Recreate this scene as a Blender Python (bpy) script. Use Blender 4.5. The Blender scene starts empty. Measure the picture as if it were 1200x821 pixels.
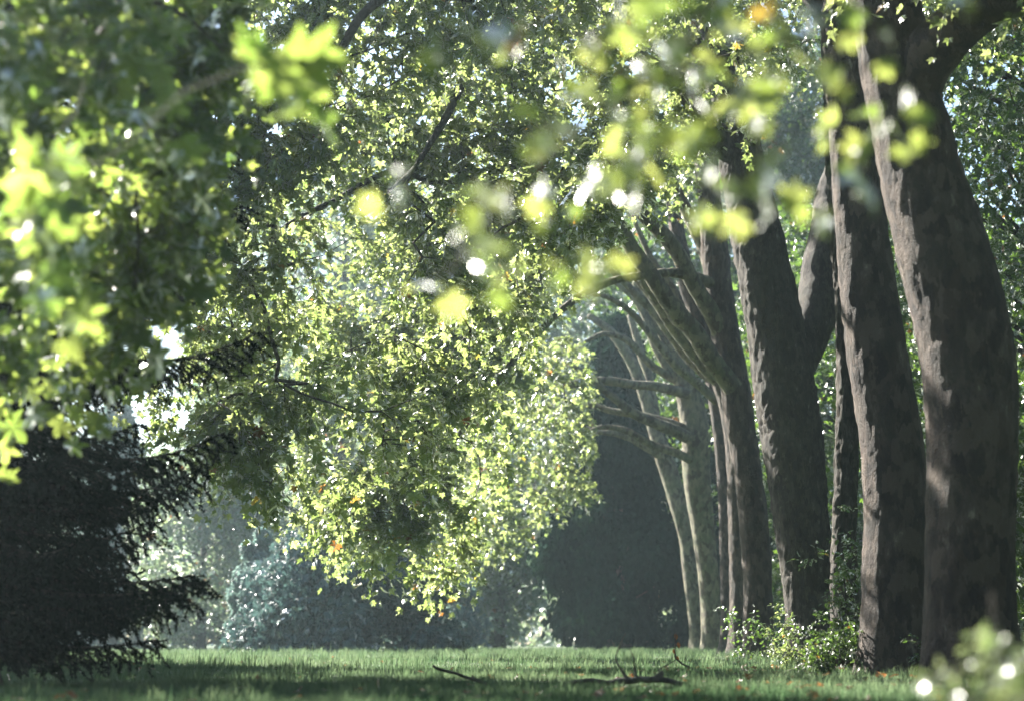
import bpy, math, random
import numpy as np
from mathutils import Vector
rng = np.random.default_rng(7)
scene = bpy.context.scene
COL = scene.collection

# ------------------------------------------------------------------ camera
CAM_Z = 0.5
LENS = 70.0
FPX = 1200 * LENS / 36.0
PITCH = math.atan((752 - 410.5) / FPX)
cam_d = bpy.data.cameras.new("camera")
cam = bpy.data.objects.new("camera", cam_d)
COL.objects.link(cam)
cam.location = (0, 0, CAM_Z)
cam.rotation_euler = (math.pi / 2 + PITCH, 0, 0)
cam_d.lens = LENS
cam_d.sensor_width = 36
cam_d.clip_end = 3000
cam_d.dof.use_dof = True
cam_d.dof.focus_distance = 39
cam_d.dof.aperture_fstop = 1.2
scene.camera = cam
FW = np.array([0, math.cos(PITCH), math.sin(PITCH)])
UP = np.array([0, -math.sin(PITCH), math.cos(PITCH)])


def W(px, py, D):
    """world point seen at photo pixel (px, py), D metres ahead (world y)"""
    px = np.asarray(px, float); py = np.asarray(py, float); D = np.asarray(D, float)
    d = FW + ((410.5 - py) / FPX)[..., None] * UP + ((px - 600) / FPX)[..., None] * np.array([1.0, 0, 0])
    return np.array([0, 0, CAM_Z]) + d * (D / d[..., 1])[..., None]


def m_per_px(D):
    return D / FPX


# ------------------------------------------------------------------ noise
def _h(i, j, k, s):
    n = (i * 374761393 + j * 668265263 + k * 2147483647 + s * 144665) & 0xFFFFFFFF
    n = ((n ^ (n >> 13)) * 1274126177) & 0xFFFFFFFF
    n = (n ^ (n >> 16)) & 0xFFFF
    return n / 65535.0


def vnoise(p, s=0):
    p = np.asarray(p, float)
    i = np.floor(p).astype(np.int64)
    f = p - i
    f = f * f * (3 - 2 * f)
    r = 0
    for a in (0, 1):
        for b in (0, 1):
            for c in (0, 1):
                w = (f[..., 0] if a else 1 - f[..., 0]) * (f[..., 1] if b else 1 - f[..., 1]) * (f[..., 2] if c else 1 - f[..., 2])
                r = r + w * _h(i[..., 0] + a, i[..., 1] + b, i[..., 2] + c, s)
    return r


def norm(v):
    return v / np.maximum(np.linalg.norm(v, axis=-1, keepdims=True), 1e-9)


# ------------------------------------------------------------------ mesh helpers
def np_mesh(name, verts, tris, attr=None, smooth=False, nper=3):
    me = bpy.data.meshes.new(name)
    verts = np.ascontiguousarray(verts, np.float32); tris = np.ascontiguousarray(tris, np.int32)
    me.vertices.add(len(verts)); me.vertices.foreach_set("co", verts.ravel())
    me.loops.add(tris.size); me.loops.foreach_set("vertex_index", tris.ravel())
    me.polygons.add(len(tris))
    me.polygons.foreach_set("loop_start", np.arange(0, tris.size, nper, dtype=np.int32))
    me.polygons.foreach_set("use_smooth", np.full(len(tris), smooth))
    if attr is not None:
        at = me.attributes.new("rnd", 'FLOAT', 'POINT')
        at.data.foreach_set("value", np.ascontiguousarray(attr, np.float32))
    me.update(calc_edges=True)
    return me


def link(name, me, mat=None, parent=None, base=None):
    o = bpy.data.objects.new(name, me)
    COL.objects.link(o)
    if mat is not None:
        me.materials.append(mat)
    if parent is not None:
        o.parent = parent
    return o


def thing(name, label, cat, loc, group=None):
    o = bpy.data.objects.new(name, None)
    COL.objects.link(o)
    o.location = tuple(float(x) for x in loc)
    o.empty_display_size = 0.3
    o["label"] = label; o["category"] = cat
    if group:
        o["group"] = group
    return o


class Geo:
    """collects vertices/triangles (world coordinates), built relative to a base point"""
    def __init__(self):
        self.v = []; self.f = []; self.a = []; self.n = 0

    def add(self, v, f, a=None):
        v = np.asarray(v, float).reshape(-1, 3); f = np.asarray(f, int)
        self.v.append(v); self.f.append(f + self.n)
        self.a.append(np.zeros(len(v)) if a is None else a)
        self.n += len(v)

    def build(self, name, mat, parent, base=(0, 0, 0), smooth=False):
        if not self.v:
            return None
        v = np.concatenate(self.v) - np.asarray(base, float)
        me = np_mesh(name, v, np.concatenate(self.f), np.concatenate(self.a), smooth)
        return link(name, me, mat, parent)


def spline(P, R, step=0.25):
    """Catmull-Rom resample of polyline"""
    P = np.asarray(P, float); R = np.asarray(R, float)
    if len(P) < 2:
        return P, R
    Q = np.vstack([2 * P[0] - P[1], P, 2 * P[-1] - P[-2]])
    out, rr = [], []
    for i in range(len(P) - 1):
        p0, p1, p2, p3 = Q[i:i + 4]
        n = max(2, int(np.linalg.norm(p2 - p1) / step))
        t = np.linspace(0, 1, n, endpoint=False)[:, None]
        out.append(0.5 * ((2 * p1) + (-p0 + p2) * t + (2 * p0 - 5 * p1 + 4 * p2 - p3) * t ** 2 + (-p0 + 3 * p1 - 3 * p2 + p3) * t ** 3))
        rr.append(R[i] + (R[i + 1] - R[i]) * t[:, 0])
    out.append(P[-1:]); rr.append(R[-1:])
    return np.concatenate(out), np.concatenate(rr)


def tube(geo, P, R, seg=16, rough=0.0, rs=3.0, seed=0, flare=0.0, lump=0.0):
    n = len(P)
    T = norm(np.gradient(P, axis=0))
    ref = np.array([0, 1.0, 0]) if abs(T[:, 1]).mean() < 0.8 else np.array([1.0, 0, 0])
    A = norm(np.cross(T, ref)); B = np.cross(T, A)
    th = np.linspace(0, 2 * math.pi, seg, endpoint=False)
    c, s = np.cos(th), np.sin(th)
    D = A[:, None] * c[None, :, None] + B[:, None] * s[None, :, None]
    r = R[:, None] * np.ones((1, seg))
    if lump:
        pts = P[:, None] + D * R[:, None, None]
        r = r * (1 + lump * (vnoise(pts * np.array([1.1, 1.1, .7]), seed) - .5) * 2)
    if flare:
        z = P[:, 2] - P[0, 2]
        lob = 0.75 + 0.45 * np.sin(th * 3 + seed) + 0.3 * np.sin(th * 5 + seed * 2.3)
        r = r + (R[0] * flare * np.exp(-np.maximum(z, 0) / 0.35))[:, None] * lob[None]
    if rough:
        pts = P[:, None] + D * R[:, None, None]
        n1 = vnoise(pts * np.array([9, 9, 3.2]) * rs / 3, seed + 1)
        n2 = vnoise(pts * np.array([22, 22, 9]) * rs / 3, seed + 2)
        r = r + rough * ((np.abs(n1 - .5) * 2) ** .7 - .5 + (n2 - .5) * .7)
    V = (P[:, None] + D * r[..., None]).reshape(-1, 3)
    i = np.arange(n - 1)[:, None] * seg; j = np.arange(seg)[None]; j2 = (j + 1) % seg
    a, b, c2, d = i + j, i + j2, i + seg + j2, i + seg + j
    F = np.concatenate([np.stack([a, b, c2], -1).reshape(-1, 3), np.stack([a, c2, d], -1).reshape(-1, 3)])
    # end cap
    V = np.vstack([V, P[-1] + T[-1] * R[-1] * .6]); k = len(V) - 1
    e = (n - 1) * seg + np.arange(seg)
    F = np.concatenate([F, np.stack([e, (n - 1) * seg + (np.arange(seg) + 1) % seg, np.full(seg, k)], -1)])
    geo.add(V, F)


def frusta(geo, P0, P1, R0, R1, seg=4):
    """many thin tapered sticks at once"""
    if len(P0) == 0:
        return
    T = norm(P1 - P0)
    ref = np.where(np.abs(T[:, 1:2]) < .8, np.array([[0, 1.0, 0]]), np.array([[1.0, 0, 0]]))
    A = norm(np.cross(T, ref)); B = np.cross(T, A)
    th = np.linspace(0, 2 * math.pi, seg, endpoint=False)
    D = A[:, None] * np.cos(th)[None, :, None] + B[:, None] * np.sin(th)[None, :, None]
    V = np.concatenate([P0[:, None] + D * R0[:, None, None], P1[:, None] + D * R1[:, None, None]], 1)
    m = len(P0); j = np.arange(seg); j2 = (j + 1) % seg
    f = np.concatenate([np.stack([j, j2, seg + j2], -1), np.stack([j, seg + j2, seg + j], -1)])
    F = (f[None] + (np.arange(m) * 2 * seg)[:, None, None]).reshape(-1, 3)
    geo.add(V.reshape(-1, 3), F)


# leaf templates: (x across, y along, z out of blade), x/y in units of leaf length
def leaf_tpl(kind, curl):
    if kind == 'plane':
        half = [(0.30, -0.05), (0.56, 0.16), (0.33, 0.30), (0.58, 0.70), (0.22, 0.62)]
    elif kind == 'planefine':
        half = [(0.20, -0.10), (0.34, -0.02), (0.62, 0.10), (0.44, 0.22), (0.31, 0.30), (0.52, 0.46), (0.64, 0.74), (0.40, 0.66),
                (0.19, 0.60), (0.17, 0.82)]
    else:
        half = [(0.20, 0.12), (0.30, 0.40), (0.22, 0.72)]
    pts = [(0, 0)] + half + [(0, 1.0)] + [(-x, y) for x, y in reversed(half)]
    pts.append((0, 0.34))
    v = np.array([(x, y, 0.28 * abs(x) - curl * (y - .2) ** 2 + (0.06 if i % 2 else -.03)) for i, (x, y) in enumerate(pts)])
    v[-1, 2] = 0
    n = len(pts) - 1
    f = np.array([(i, (i + 1) % n, n) for i in range(n)])
    return v, f


def add_leaves(geo, pos, axis, nrm, size, rnd, kind='plane'):
    if len(pos) == 0:
        return
    axis = norm(axis)
    side = norm(np.cross(axis, nrm)); nr = np.cross(side, axis)
    grp = rng.integers(0, 3, len(pos))
    for g, curl in enumerate((0.1, 0.3, -0.12)):
        m = grp == g
        if not m.any():
            continue
        v, f = leaf_tpl(kind, curl)
        V = pos[m][:, None] + size[m][:, None, None] * (v[None, :, 0:1] * side[m][:, None] + v[None, :, 1:2] * axis[m][:, None] + v[None, :, 2:3] * nr[m][:, None])
        k = len(v)
        F = (f[None] + (np.arange(m.sum()) * k)[:, None, None]).reshape(-1, 3)
        geo.add(V.reshape(-1, 3), F, np.repeat(rnd[m], k))


# ------------------------------------------------------------------ materials
def new_mat(name):
    m = bpy.data.materials.new(name); m.use_nodes = True
    nt = m.node_tree; nt.nodes.clear()
    out = nt.nodes.new("ShaderNodeOutputMaterial")
    return m, nt, out


def N(nt, typ, **kw):
    n = nt.nodes.new(typ)
    for k, v in kw.items():
        setattr(n, k, v)
    return n


def ramp(nt, fac, stops):
    r = nt.nodes.new("ShaderNodeValToRGB")
    el = r.color_ramp.elements
    el[0].position, el[0].color = stops[0][0], (*stops[0][1], 1)
    el[1].position, el[1].color = stops[-1][0], (*stops[-1][1], 1)
    for p, c in stops[1:-1]:
        e = el.new(p); e.color = (*c, 1)
    nt.links.new(fac, r.inputs[0])
    return r.outputs[0]


def leaf_mat(name, refl, trans, tmix=0.5, gloss=0.06, rough=0.35, autumn=True):
    m, nt, out = new_mat(name)
    at = N(nt, "ShaderNodeAttribute", attribute_name="rnd")
    L = nt.links
    a_stop = [(0.0, refl[0]), (0.94, refl[1])]
    t_stop = [(0.0, trans[0]), (0.94, trans[1])]
    if autumn:
        a_stop = [(0.0, refl[0]), (0.955, refl[1]), (0.965, (.14, .12, .02)), (0.985, (.15, .07, .02)), (1.0, (.11, .045, .015))]
        t_stop = [(0.0, trans[0]), (0.955, trans[1]), (0.965, (.50, .42, .06)), (0.985, (.42, .20, .04)), (1.0, (.26, .10, .03))]
    c1 = ramp(nt, at.outputs["Fac"], a_stop)
    c2 = ramp(nt, at.outputs["Fac"], t_stop)
    d = N(nt, "ShaderNodeBsdfDiffuse"); t = N(nt, "ShaderNodeBsdfTranslucent"); g = N(nt, "ShaderNodeBsdfGlossy")
    g.inputs["Roughness"].default_value = rough
    L.new(c1, d.inputs[0]); L.new(c2, t.inputs[0])
    mx = N(nt, "ShaderNodeMixShader"); mx.inputs[0].default_value = tmix
    L.new(d.outputs[0], mx.inputs[1]); L.new(t.outputs[0], mx.inputs[2])
    if gloss > 0:
        fr = N(nt, "ShaderNodeFresnel"); fr.inputs[0].default_value = 1.42
        mul = N(nt, "ShaderNodeMath", operation='MULTIPLY_ADD'); mul.inputs[1].default_value = 0.75; mul.inputs[2].default_value = gloss * .3
        L.new(fr.outputs[0], mul.inputs[0])
        m2 = N(nt, "ShaderNodeMixShader"); L.new(mul.outputs[0], m2.inputs[0])
        L.new(mx.outputs[0], m2.inputs[1]); L.new(g.outputs[0], m2.inputs[2])
        L.new(m2.outputs[0], out.inputs[0])
    else:
        L.new(mx.outputs[0], out.inputs[0])
    return m


def bark_mat(name, cols, scale=6.0, stretch=0.35, bump=0.04, moss=0.25, mosscol=(.06, .085, .03)):
    m, nt, out = new_mat(name); L = nt.links
    tc = N(nt, "ShaderNodeTexCoord")
    mp = N(nt, "ShaderNodeMapping"); mp.inputs["Scale"].default_value = (1, 1, stretch)
    L.new(tc.outputs["Object"], mp.inputs[0])
    n1 = N(nt, "ShaderNodeTexNoise"); n1.inputs["Scale"].default_value = scale; n1.inputs["Detail"].default_value = 6; n1.inputs["Roughness"].default_value = .65
    L.new(mp.outputs[0], n1.inputs["Vector"])
    vo = N(nt, "ShaderNodeTexVoronoi"); vo.inputs["Scale"].default_value = scale * 2.2
    mix = N(nt, "ShaderNodeVectorMath", operation='ADD')
    L.new(mp.outputs[0], mix.inputs[0]); L.new(n1.outputs["Color"], mix.inputs[1]); L.new(mix.outputs[0], vo.inputs["Vector"])
    col = ramp(nt, n1.outputs["Fac"], [(0.30, cols[0]), (0.5, cols[1]), (0.62, cols[2]), (0.72, cols[3])])
    n2 = N(nt, "ShaderNodeTexNoise"); n2.inputs["Scale"].default_value = 0.9; n2.inputs["Detail"].default_value = 5
    L.new(tc.outputs["Object"], n2.inputs["Vector"])
    mf = ramp(nt, n2.outputs["Fac"], [(0.48, (0, 0, 0)), (0.62, (1, 1, 1))])
    mm = N(nt, "ShaderNodeMix", data_type='RGBA'); 
    sc = N(nt, "ShaderNodeMath", operation='MULTIPLY'); sc.inputs[1].default_value = moss; L.new(mf, sc.inputs[0])
    L.new(sc.outputs[0], mm.inputs[0]); L.new(col, mm.inputs[6]); mm.inputs[7].default_value = (*mosscol, 1)
    b = N(nt, "ShaderNodeBsdfPrincipled"); b.inputs["Roughness"].default_value = .85
    wp = N(nt, "ShaderNodeVectorMath", operation='MULTIPLY_ADD'); wp.inputs[1].default_value = (.35, .35, .35)
    L.new(n2.outputs["Color"], wp.inputs[0]); L.new(tc.outputs["Object"], wp.inputs[2])
    nw = N(nt, "ShaderNodeTexNoise"); nw.inputs["Scale"].default_value = scale * 2.5; nw.inputs["Detail"].default_value = 4; L.new(mp.outputs[0], nw.inputs["Vector"])
    wq = N(nt, "ShaderNodeVectorMath", operation='MULTIPLY_ADD'); wq.inputs[1].default_value = (.22, .22, .3)
    L.new(nw.outputs["Color"], wq.inputs[0]); L.new(wp.outputs[0], wq.inputs[2]); wp = wq
    mp2 = N(nt, "ShaderNodeMapping"); mp2.inputs["Scale"].default_value = (1, 1, .6); L.new(wp.outputs[0], mp2.inputs[0])
    v2 = N(nt, "ShaderNodeTexVoronoi"); v2.inputs["Scale"].default_value = scale * 1.2; L.new(mp2.outputs[0], v2.inputs["Vector"])
    sp = N(nt, "ShaderNodeSeparateColor"); L.new(v2.outputs["Color"], sp.inputs[0])
    pf = ramp(nt, sp.outputs[0], [(.62, (0, 0, 0)), (.66, (.45, .45, .45)), (1, (.75, .75, .75))])
    pm = N(nt, "ShaderNodeMix", data_type='RGBA'); L.new(pf, pm.inputs[0]); L.new(mm.outputs[2], pm.inputs[6])
    pm.inputs[7].default_value = (cols[2][0] * 1.15, cols[2][1] * 1.15, cols[2][2] * 1.1, 1)
    df = ramp(nt, sp.outputs[1], [(.75, (1, 1, 1)), (.78, (.55, .5, .48))])
    dm = N(nt, "ShaderNodeMix", data_type='RGBA', blend_type='MULTIPLY'); dm.inputs[0].default_value = 1
    L.new(pm.outputs[2], dm.inputs[6]); L.new(df, dm.inputs[7])
    L.new(dm.outputs[2], b.inputs["Base Color"])
    n3 = N(nt, "ShaderNodeTexNoise"); n3.inputs["Scale"].default_value = scale * 4; n3.inputs["Detail"].default_value = 4
    L.new(mp.outputs[0], n3.inputs["Vector"])
    ad = N(nt, "ShaderNodeMath", operation='MULTIPLY_ADD'); ad.inputs[1].default_value = .9
    L.new(n3.outputs["Fac"], ad.inputs[0]); L.new(vo.outputs["Distance"], ad.inputs[2])
    bp = N(nt, "ShaderNodeBump"); bp.inputs["Strength"].default_value = 1.0; bp.inputs["Distance"].default_value = bump
    L.new(ad.outputs[0], bp.inputs["Height"]); L.new(bp.outputs[0], b.inputs["Normal"])
    L.new(b.outputs[0], out.inputs[0])
    return m


M_LEAF = leaf_mat("plane_leaf", [(.04, .07, .024), (.09, .13, .05)], [(.24, .34, .08), (.50, .57, .20)], .55, .06, .36)
M_LEAFN = leaf_mat("near_leaf", [(.04, .085, .02), (.075, .13, .03)], [(.22, .32, .05), (.52, .56, .15)], .58, .02, .5)
M_LEAFM = leaf_mat("maple_leaf", [(.035, .075, .02), (.075, .125, .035)], [(.18, .31, .045), (.46, .55, .12)], .56, .04, .45, False)
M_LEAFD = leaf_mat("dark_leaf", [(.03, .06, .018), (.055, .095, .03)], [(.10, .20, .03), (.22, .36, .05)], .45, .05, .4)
M_LEAFB = leaf_mat("far_haze_leaf", [(.06, .11, .08), (.13, .17, .11)], [(.14, .27, .15), (.46, .52, .26)], .5, .08, .4)  # lightened teal leaf colour carries part of the distant sunlit haze
M_LEAFP = leaf_mat("sunlit_pale_leaf", [(.10, .14, .06), (.16, .19, .10)], [(.26, .36, .12), (.45, .52, .22)], .5, .06, .4, False)  # leaf colour brightened to stand in for sun on the corner shrub
M_TEAL = leaf_mat("haze_teal_needles", [(.03, .065, .065), (.08, .14, .135)], [(.05, .11, .10), (.11, .19, .17)], .3, .03, .5, False)  # haze tint mixed into the needle colour of the low evergreens
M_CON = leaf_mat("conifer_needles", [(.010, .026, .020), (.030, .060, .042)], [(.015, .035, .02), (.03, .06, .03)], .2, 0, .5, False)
M_HAZEP = leaf_mat("haze_pale_needles", [(.08, .14, .13), (.15, .20, .19)], [(.12, .23, .20), (.26, .36, .31)], .45, .05, .45, False)  # pale teal puts distance haze and sunlight into the needle colour
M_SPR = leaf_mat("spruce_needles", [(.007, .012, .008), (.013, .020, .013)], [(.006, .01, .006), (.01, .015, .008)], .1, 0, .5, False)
M_GRASS = leaf_mat("grass_blades", [(.03, .058, .032), (.09, .122, .076)], [(.07, .14, .06), (.20, .27, .14)], .45, 0, .4, False)
M_BARK = bark_mat("plane_bark", [(.018, .012, .010), (.050, .034, .026), (.11, .080, .062), (.34, .28, .225)], 5, .4, .05, .08)
M_BARKR = bark_mat("rough_bark", [(.020, .016, .013), (.056, .045, .036), (.13, .11, .09), (.40, .37, .31)], 9, .3, .07, .15)
M_BARKG = bark_mat("mossy_bark", [(.07, .06, .042), (.14, .125, .085), (.22, .20, .13), (.34, .31, .21)], 5, .5, .04, .6, (.13, .15, .07))
M_BARKD = bark_mat("dark_bark", [(.03, .024, .018), (.055, .045, .035), (.08, .065, .05), (.12, .10, .08)], 8, .4, .03, .1)
M_DEAD = bark_mat("dead_wood", [(.04, .03, .025), (.08, .065, .05), (.12, .10, .085), (.18, .16, .14)], 12, .5, .01, .1)


# ------------------------------------------------------------------ tree skeleton filling
def grow(nodes, targets, step=0.45, jit=0.10, sag=0.0):
    """attach every target point to the nearest part of the skeleton; returns nodes, parents"""
    P = [np.asarray(p) for p in nodes]
    arr = np.empty((len(P) + len(targets) * 40, 3)); n = len(P); arr[:n] = nodes
    par = [-1] * n
    base = np.asarray(nodes)
    d0 = np.min(np.linalg.norm(targets[:, None] - base[None, ::3], axis=2), axis=1) if len(targets) < 6000 else np.zeros(len(targets))
    order = np.argsort(d0)
    tip = []
    for t in order:
        q = targets[t]
        dd = np.linalg.norm(arr[:n] - q, axis=1)
        k = int(np.argmin(dd)); L = dd[k]
        ns = max(1, min(38, int(L / step)))
        start = arr[k].copy(); prev = k
        perp = rng.normal(0, 1, 3)
        for s in range(1, ns + 1):
            f = s / ns
            p = start + (q - start) * f + perp * jit * L * math.sin(math.pi * f) * .6 + (rng.normal(0, jit * .25, 3) if s < ns else 0)
            p = p + np.array([0, 0, sag * L * math.sin(math.pi * f)])
            if n >= len(arr):
                arr = np.vstack([arr, np.empty((5000, 3))])
            arr[n] = p; par.append(prev); prev = n; n += 1
        tip.append(prev)
    out_tip = np.empty(len(targets), int); out_tip[order] = tip
    return arr[:n], np.array(par), out_tip


def branches_geo(geo, arr, par, nbase, rtwig=0.008, power=0.5, rmax=0.16):
    n = len(arr)
    cnt = np.zeros(n)
    haschild = np.zeros(n, bool)
    for i in range(n - 1, nbase - 1, -1):
        if cnt[i] == 0:
            cnt[i] = 1
        cnt[par[i]] += cnt[i]
    idx = np.arange(nbase, n)
    r = np.minimum(rmax, rtwig * np.maximum(cnt, 1) ** power)
    p = par[idx]
    r0 = np.where(p < nbase, r[idx] * 1.15, r[p]); r0 = np.minimum(r0, r[idx] * 1.6)
    thick = r[idx] > 0.03
    frusta(geo, arr[p][thick], arr[idx][thick], r0[thick], r[idx][thick], 8)
    frusta(geo, arr[p][~thick], arr[idx][~thick], r0[~thick], r[idx][~thick], 4)


def sprays(tg, lg, pts, outward, ntw=3, length=0.75, nleaf=9, size=0.17, droop=0.6, kind='plane', rtw=0.006, szvar=.3, upn=0.7, dark=None):
    """leafy drooping twigs at pts"""
    M = len(pts)
    P = np.repeat(pts, ntw, 0)
    d = norm(np.repeat(outward, ntw, 0) * .8 + rng.normal(0, .6, (M * ntw, 3)))
    d[:, 2] -= droop * .4; d = norm(d)
    L = length * rng.uniform(.6, 1.25, M * ntw)
    ts = np.linspace(0, 1, 4)
    pp = [P + d * (L * t)[:, None] + np.array([0, 0, -1.0]) * (droop * L * t * t)[:, None] for t in ts]
    for a in range(3):
        frusta(tg, pp[a], pp[a + 1], np.full(len(P), rtw * (1.3 - .3 * a)), np.full(len(P), rtw * (1.0 - .3 * a)), 3)
    # leaves
    Q = np.repeat(np.arange(len(P)), nleaf)
    t = np.tile(np.linspace(.12, 1, nleaf), len(P)) + rng.uniform(-.05, .05, len(Q))
    pos = P[Q] + d[Q] * (L[Q] * t)[:, None] + np.array([0, 0, -1.0]) * (droop * L[Q] * t * t)[:, None]
    sidev = norm(np.cross(d[Q], np.array([0, 0, 1.0]) + rng.normal(0, .3, (len(Q), 3))))
    sgn = np.where(np.arange(len(Q)) % 2 == 0, 1, -1)[:, None]
    ax = norm(d[Q] * .5 + sidev * sgn * .9 + rng.normal(0, .35, (len(Q), 3)) + np.array([0, 0, -.45]))
    pos = pos + ax * size * .25
    nr = norm(np.array([0, 0, upn]) + rng.normal(0, .55, (len(Q), 3)) + outward[np.repeat(np.arange(M), ntw)][Q] * .35)
    sz = size * rng.uniform(1 - szvar, 1 + szvar, len(Q)) * (1 - .25 * (t > .9))
    rnd = rng.uniform(0, 1, len(Q))
    rnd = np.where(rnd > .955, np.where(rng.uniform(0, 1, len(Q)) < .65, rng.uniform(0, .95, len(Q)), rnd), rnd)
    add_leaves(lg, pos, ax, nr, sz, rnd, kind)


def sample_region(n, pxr, pyr, Dr, bottom, clump=0.42, cs=0.55, seed=5, zmax=24, top=None, thick=None):
    """points filling a crown volume whose lower edge follows bottom [(px,py)...]"""
    bx = [b[0] for b in bottom]; by = [b[1] for b in bottom]
    out = []
    tot = 0
    while tot < n:
        k = n * 3
        px = rng.uniform(*pxr, k); py = rng.uniform(*pyr, k); D = rng.uniform(*Dr, k)
        if thick is not None:
            # leafy sheets that billow between the two distances
            u = vnoise(np.stack([px / 150, py / 95, px * 0], -1), seed + 7)
            u = np.clip((u - .5) * 1.5 + .5, 0, 1)
            D = Dr[0] + (Dr[1] - Dr[0]) * u + rng.normal(0, thick, k)
        # apply ragged edge
        edge = np.interp(px, bx, by) + 35 * (vnoise(np.stack([px / 45, D * .4, px * 0], -1), seed) - .6)
        ok = py < edge
        if top is not None:
            ok &= py > np.interp(px, [b[0] for b in top], [b[1] for b in top])
        w = W(px, py, D)
        nz = vnoise(w * cs, seed) * .65 + vnoise(w * cs * 2.3, seed + 3) * .35
        ok &= (nz > clump) & (w[:, 2] < zmax) & (w[:, 2] > 1.0)
        out.append(w[ok]); tot += ok.sum()
        if len(out) > 40:
            break
    return np.concatenate(out)[:n]


def px_line(pts, D, D2=None):
    """[(px,py,width_px)] -> points, radii at distance D..D2"""
    n = len(pts)
    Ds = np.linspace(D, D if D2 is None else D2, n)
    P = np.array([W(p[0], p[1], d) for p, d in zip(pts, Ds)])
    R = np.array([p[2] * m_per_px(d) / 2 for p, d in zip(pts, Ds)])
    return P, R


def make_tree(name, label, cat, group, D, trunk, limbs, crowns, mat, seed, rough=0.02, seg=40, leaf=M_LEAF, flare=.5,
              spray=dict(), step=.45, rmax=.14, limb_names='limb', lump=.06, rs=3.0, jit=.1):
    P, R = px_line(trunk, D)
    # seat the foot on the ground
    P[0, 2] = -0.12
    Ps, Rs = spline(P, R, .08 if D < 60 else .2)
    base = np.array([P[0, 0], P[0, 1], 0.0])
    t = thing(name, label, cat, base, group)
    g = Geo(); tube(g, Ps, Rs, seg, rough, rs, seed, flare, lump)
    g.build('trunk', mat, t, base, True)
    skel = [Ps[Ps[:, 2] > 3.0][::6]]
    for li, lb in enumerate(limbs):
        lp, lr = px_line(lb['p'], lb.get('D', D), lb.get('D2'))
        ls, lrr = spline(lp, lr, .12)
        # slight wander
        w = (np.stack([vnoise(ls * .9 + k * 17, seed + li) for k in range(3)], -1) - .5) * .25
        w *= np.minimum(1, np.linspace(0, 6, len(ls)))[:, None]
        ls = ls + w * np.maximum(lrr[:, None] * 3, .12)
        g = Geo(); tube(g, ls, lrr, 14, rough * .6, rs, seed + li, 0, .08)
        g.build('limb', lb.get('mat', mat), t, base, True)
        skel.append(ls[3::3])
    skel = np.concatenate(skel) if sum(map(len, skel)) else Ps[-3:]
    if crowns:
        T = np.concatenate(crowns)
        # branch forks: coarse targets first, then all sprays
        arr, par, tip = grow(skel, T, step, jit)
        bg = Geo(); branches_geo(bg, arr, par, len(skel), .009, .46, rmax)
        lg = Geo()
        prev = par[tip]; prev = np.where(prev < 0, tip, prev)
        out = norm(arr[tip] - arr[prev] + rng.normal(0, .02, (len(tip), 3)))
        sprays(bg, lg, T, out, **spray)
        bg.build('branches', M_BARKD, t, base)
        lg.build('crown', leaf, t, base)
    return t


GR = "old plane trees of the avenue"
BOT = [(-300, 380), (60, 420), (130, 462), (200, 500), (245, 560), (300, 612), (350, 640), (420, 668), (470, 690), (520, 690), (560, 640),
       (600, 590), (640, 540), (690, 430), (740, 380), (800, 280), (850, 230), (900, 160), (1000, 90), (1500, 40)]


def shift(b, dy, dx=0):
    return [(x + dx, y + dy) for x, y in b]


# T1 ---- nearest trunk
def high(n, xr, yr, zr):  # upper crown sprays above the view, added to screen off skylight
    p = np.stack([rng.uniform(*xr, n * 3), rng.uniform(*yr, n * 3), rng.uniform(*zr, n * 3)], -1)
    return p[vnoise(p * .35, 77) > .42][:n]


c1 = [high(420, (1.5, 13), (9, 30), (12, 17)), sample_region(260, (980, 1500), (-420, -40), (22, 28), [(900, -60), (1500, 20)], .40, .6, 11)]
make_tree('plane_tree', 'nearest and thickest trunk of the plane row, at the right edge of the view', 'tree', GR, 25,
          [(1140, 800, 116), (1139, 770, 112), (1138, 700, 106), (1138, 600, 104), (1139, 500, 108), (1130, 400, 114), (1106, 300, 112), (1078, 200, 98),
           (1054, 100, 90), (1036, 0, 84), (1015, -120, 74), (1000, -260, 60), (1010, -380, 40)],
          [dict(p=[(1068, 120, 60), (1098, 52, 66), (1150, 10, 56), (1215, -22, 46), (1320, -70, 30)], D=25, D2=23),
           dict(p=[(1010, -150, 46), (960, -260, 34), (900, -380, 22)], D=25, D2=28)],
          c1, M_BARK, 1, .028, 64, flare=.12, spray=dict(ntw=3, nleaf=9, size=.17), lump=.05)
# T2
c2 = [high(260, (1.0, 13), (30, 40), (13.5, 18)), sample_region(330, (120, 1000), (-60, 600), (33.5, 36), [(0, 120), (150, 215), (250, 235), (360, 200), (450, 120), (560, 40), (700, -20), (1000, -60)], .40, .6, 21, thick=.5),
      sample_region(160, (700, 1200), (-420, 0), (29, 34), [(600, -40), (1200, -80)], .42, .6, 22)]
make_tree('plane_tree', 'second trunk in the plane row, smooth brown bark, standing just behind the nearest one', 'tree', GR, 31.4,
          [(1052, 788, 94), (1052, 770, 86), (1050, 700, 77), (1049, 600, 75), (1043, 500, 75), (1029, 420, 72), (1013, 300, 66), (1003, 200, 60), (985, 0, 50),
           (965, -160, 42), (955, -300, 30)],
          [dict(p=[(1000, 60, 30), (900, -60, 26), (760, -120, 22), (600, -100, 17), (440, 5, 12), (395, 60, 9), (330, 85, 7), (215, 110, 4)], D=31.4, D2=35),
           dict(p=[(985, -20, 26), (860, -160, 20), (700, -240, 14), (500, -240, 10)], D=31.4, D2=31)],
          c2, M_BARK, 2, .03, 56, flare=.15, spray=dict(ntw=3, nleaf=8, size=.19), lump=.06)
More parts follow.
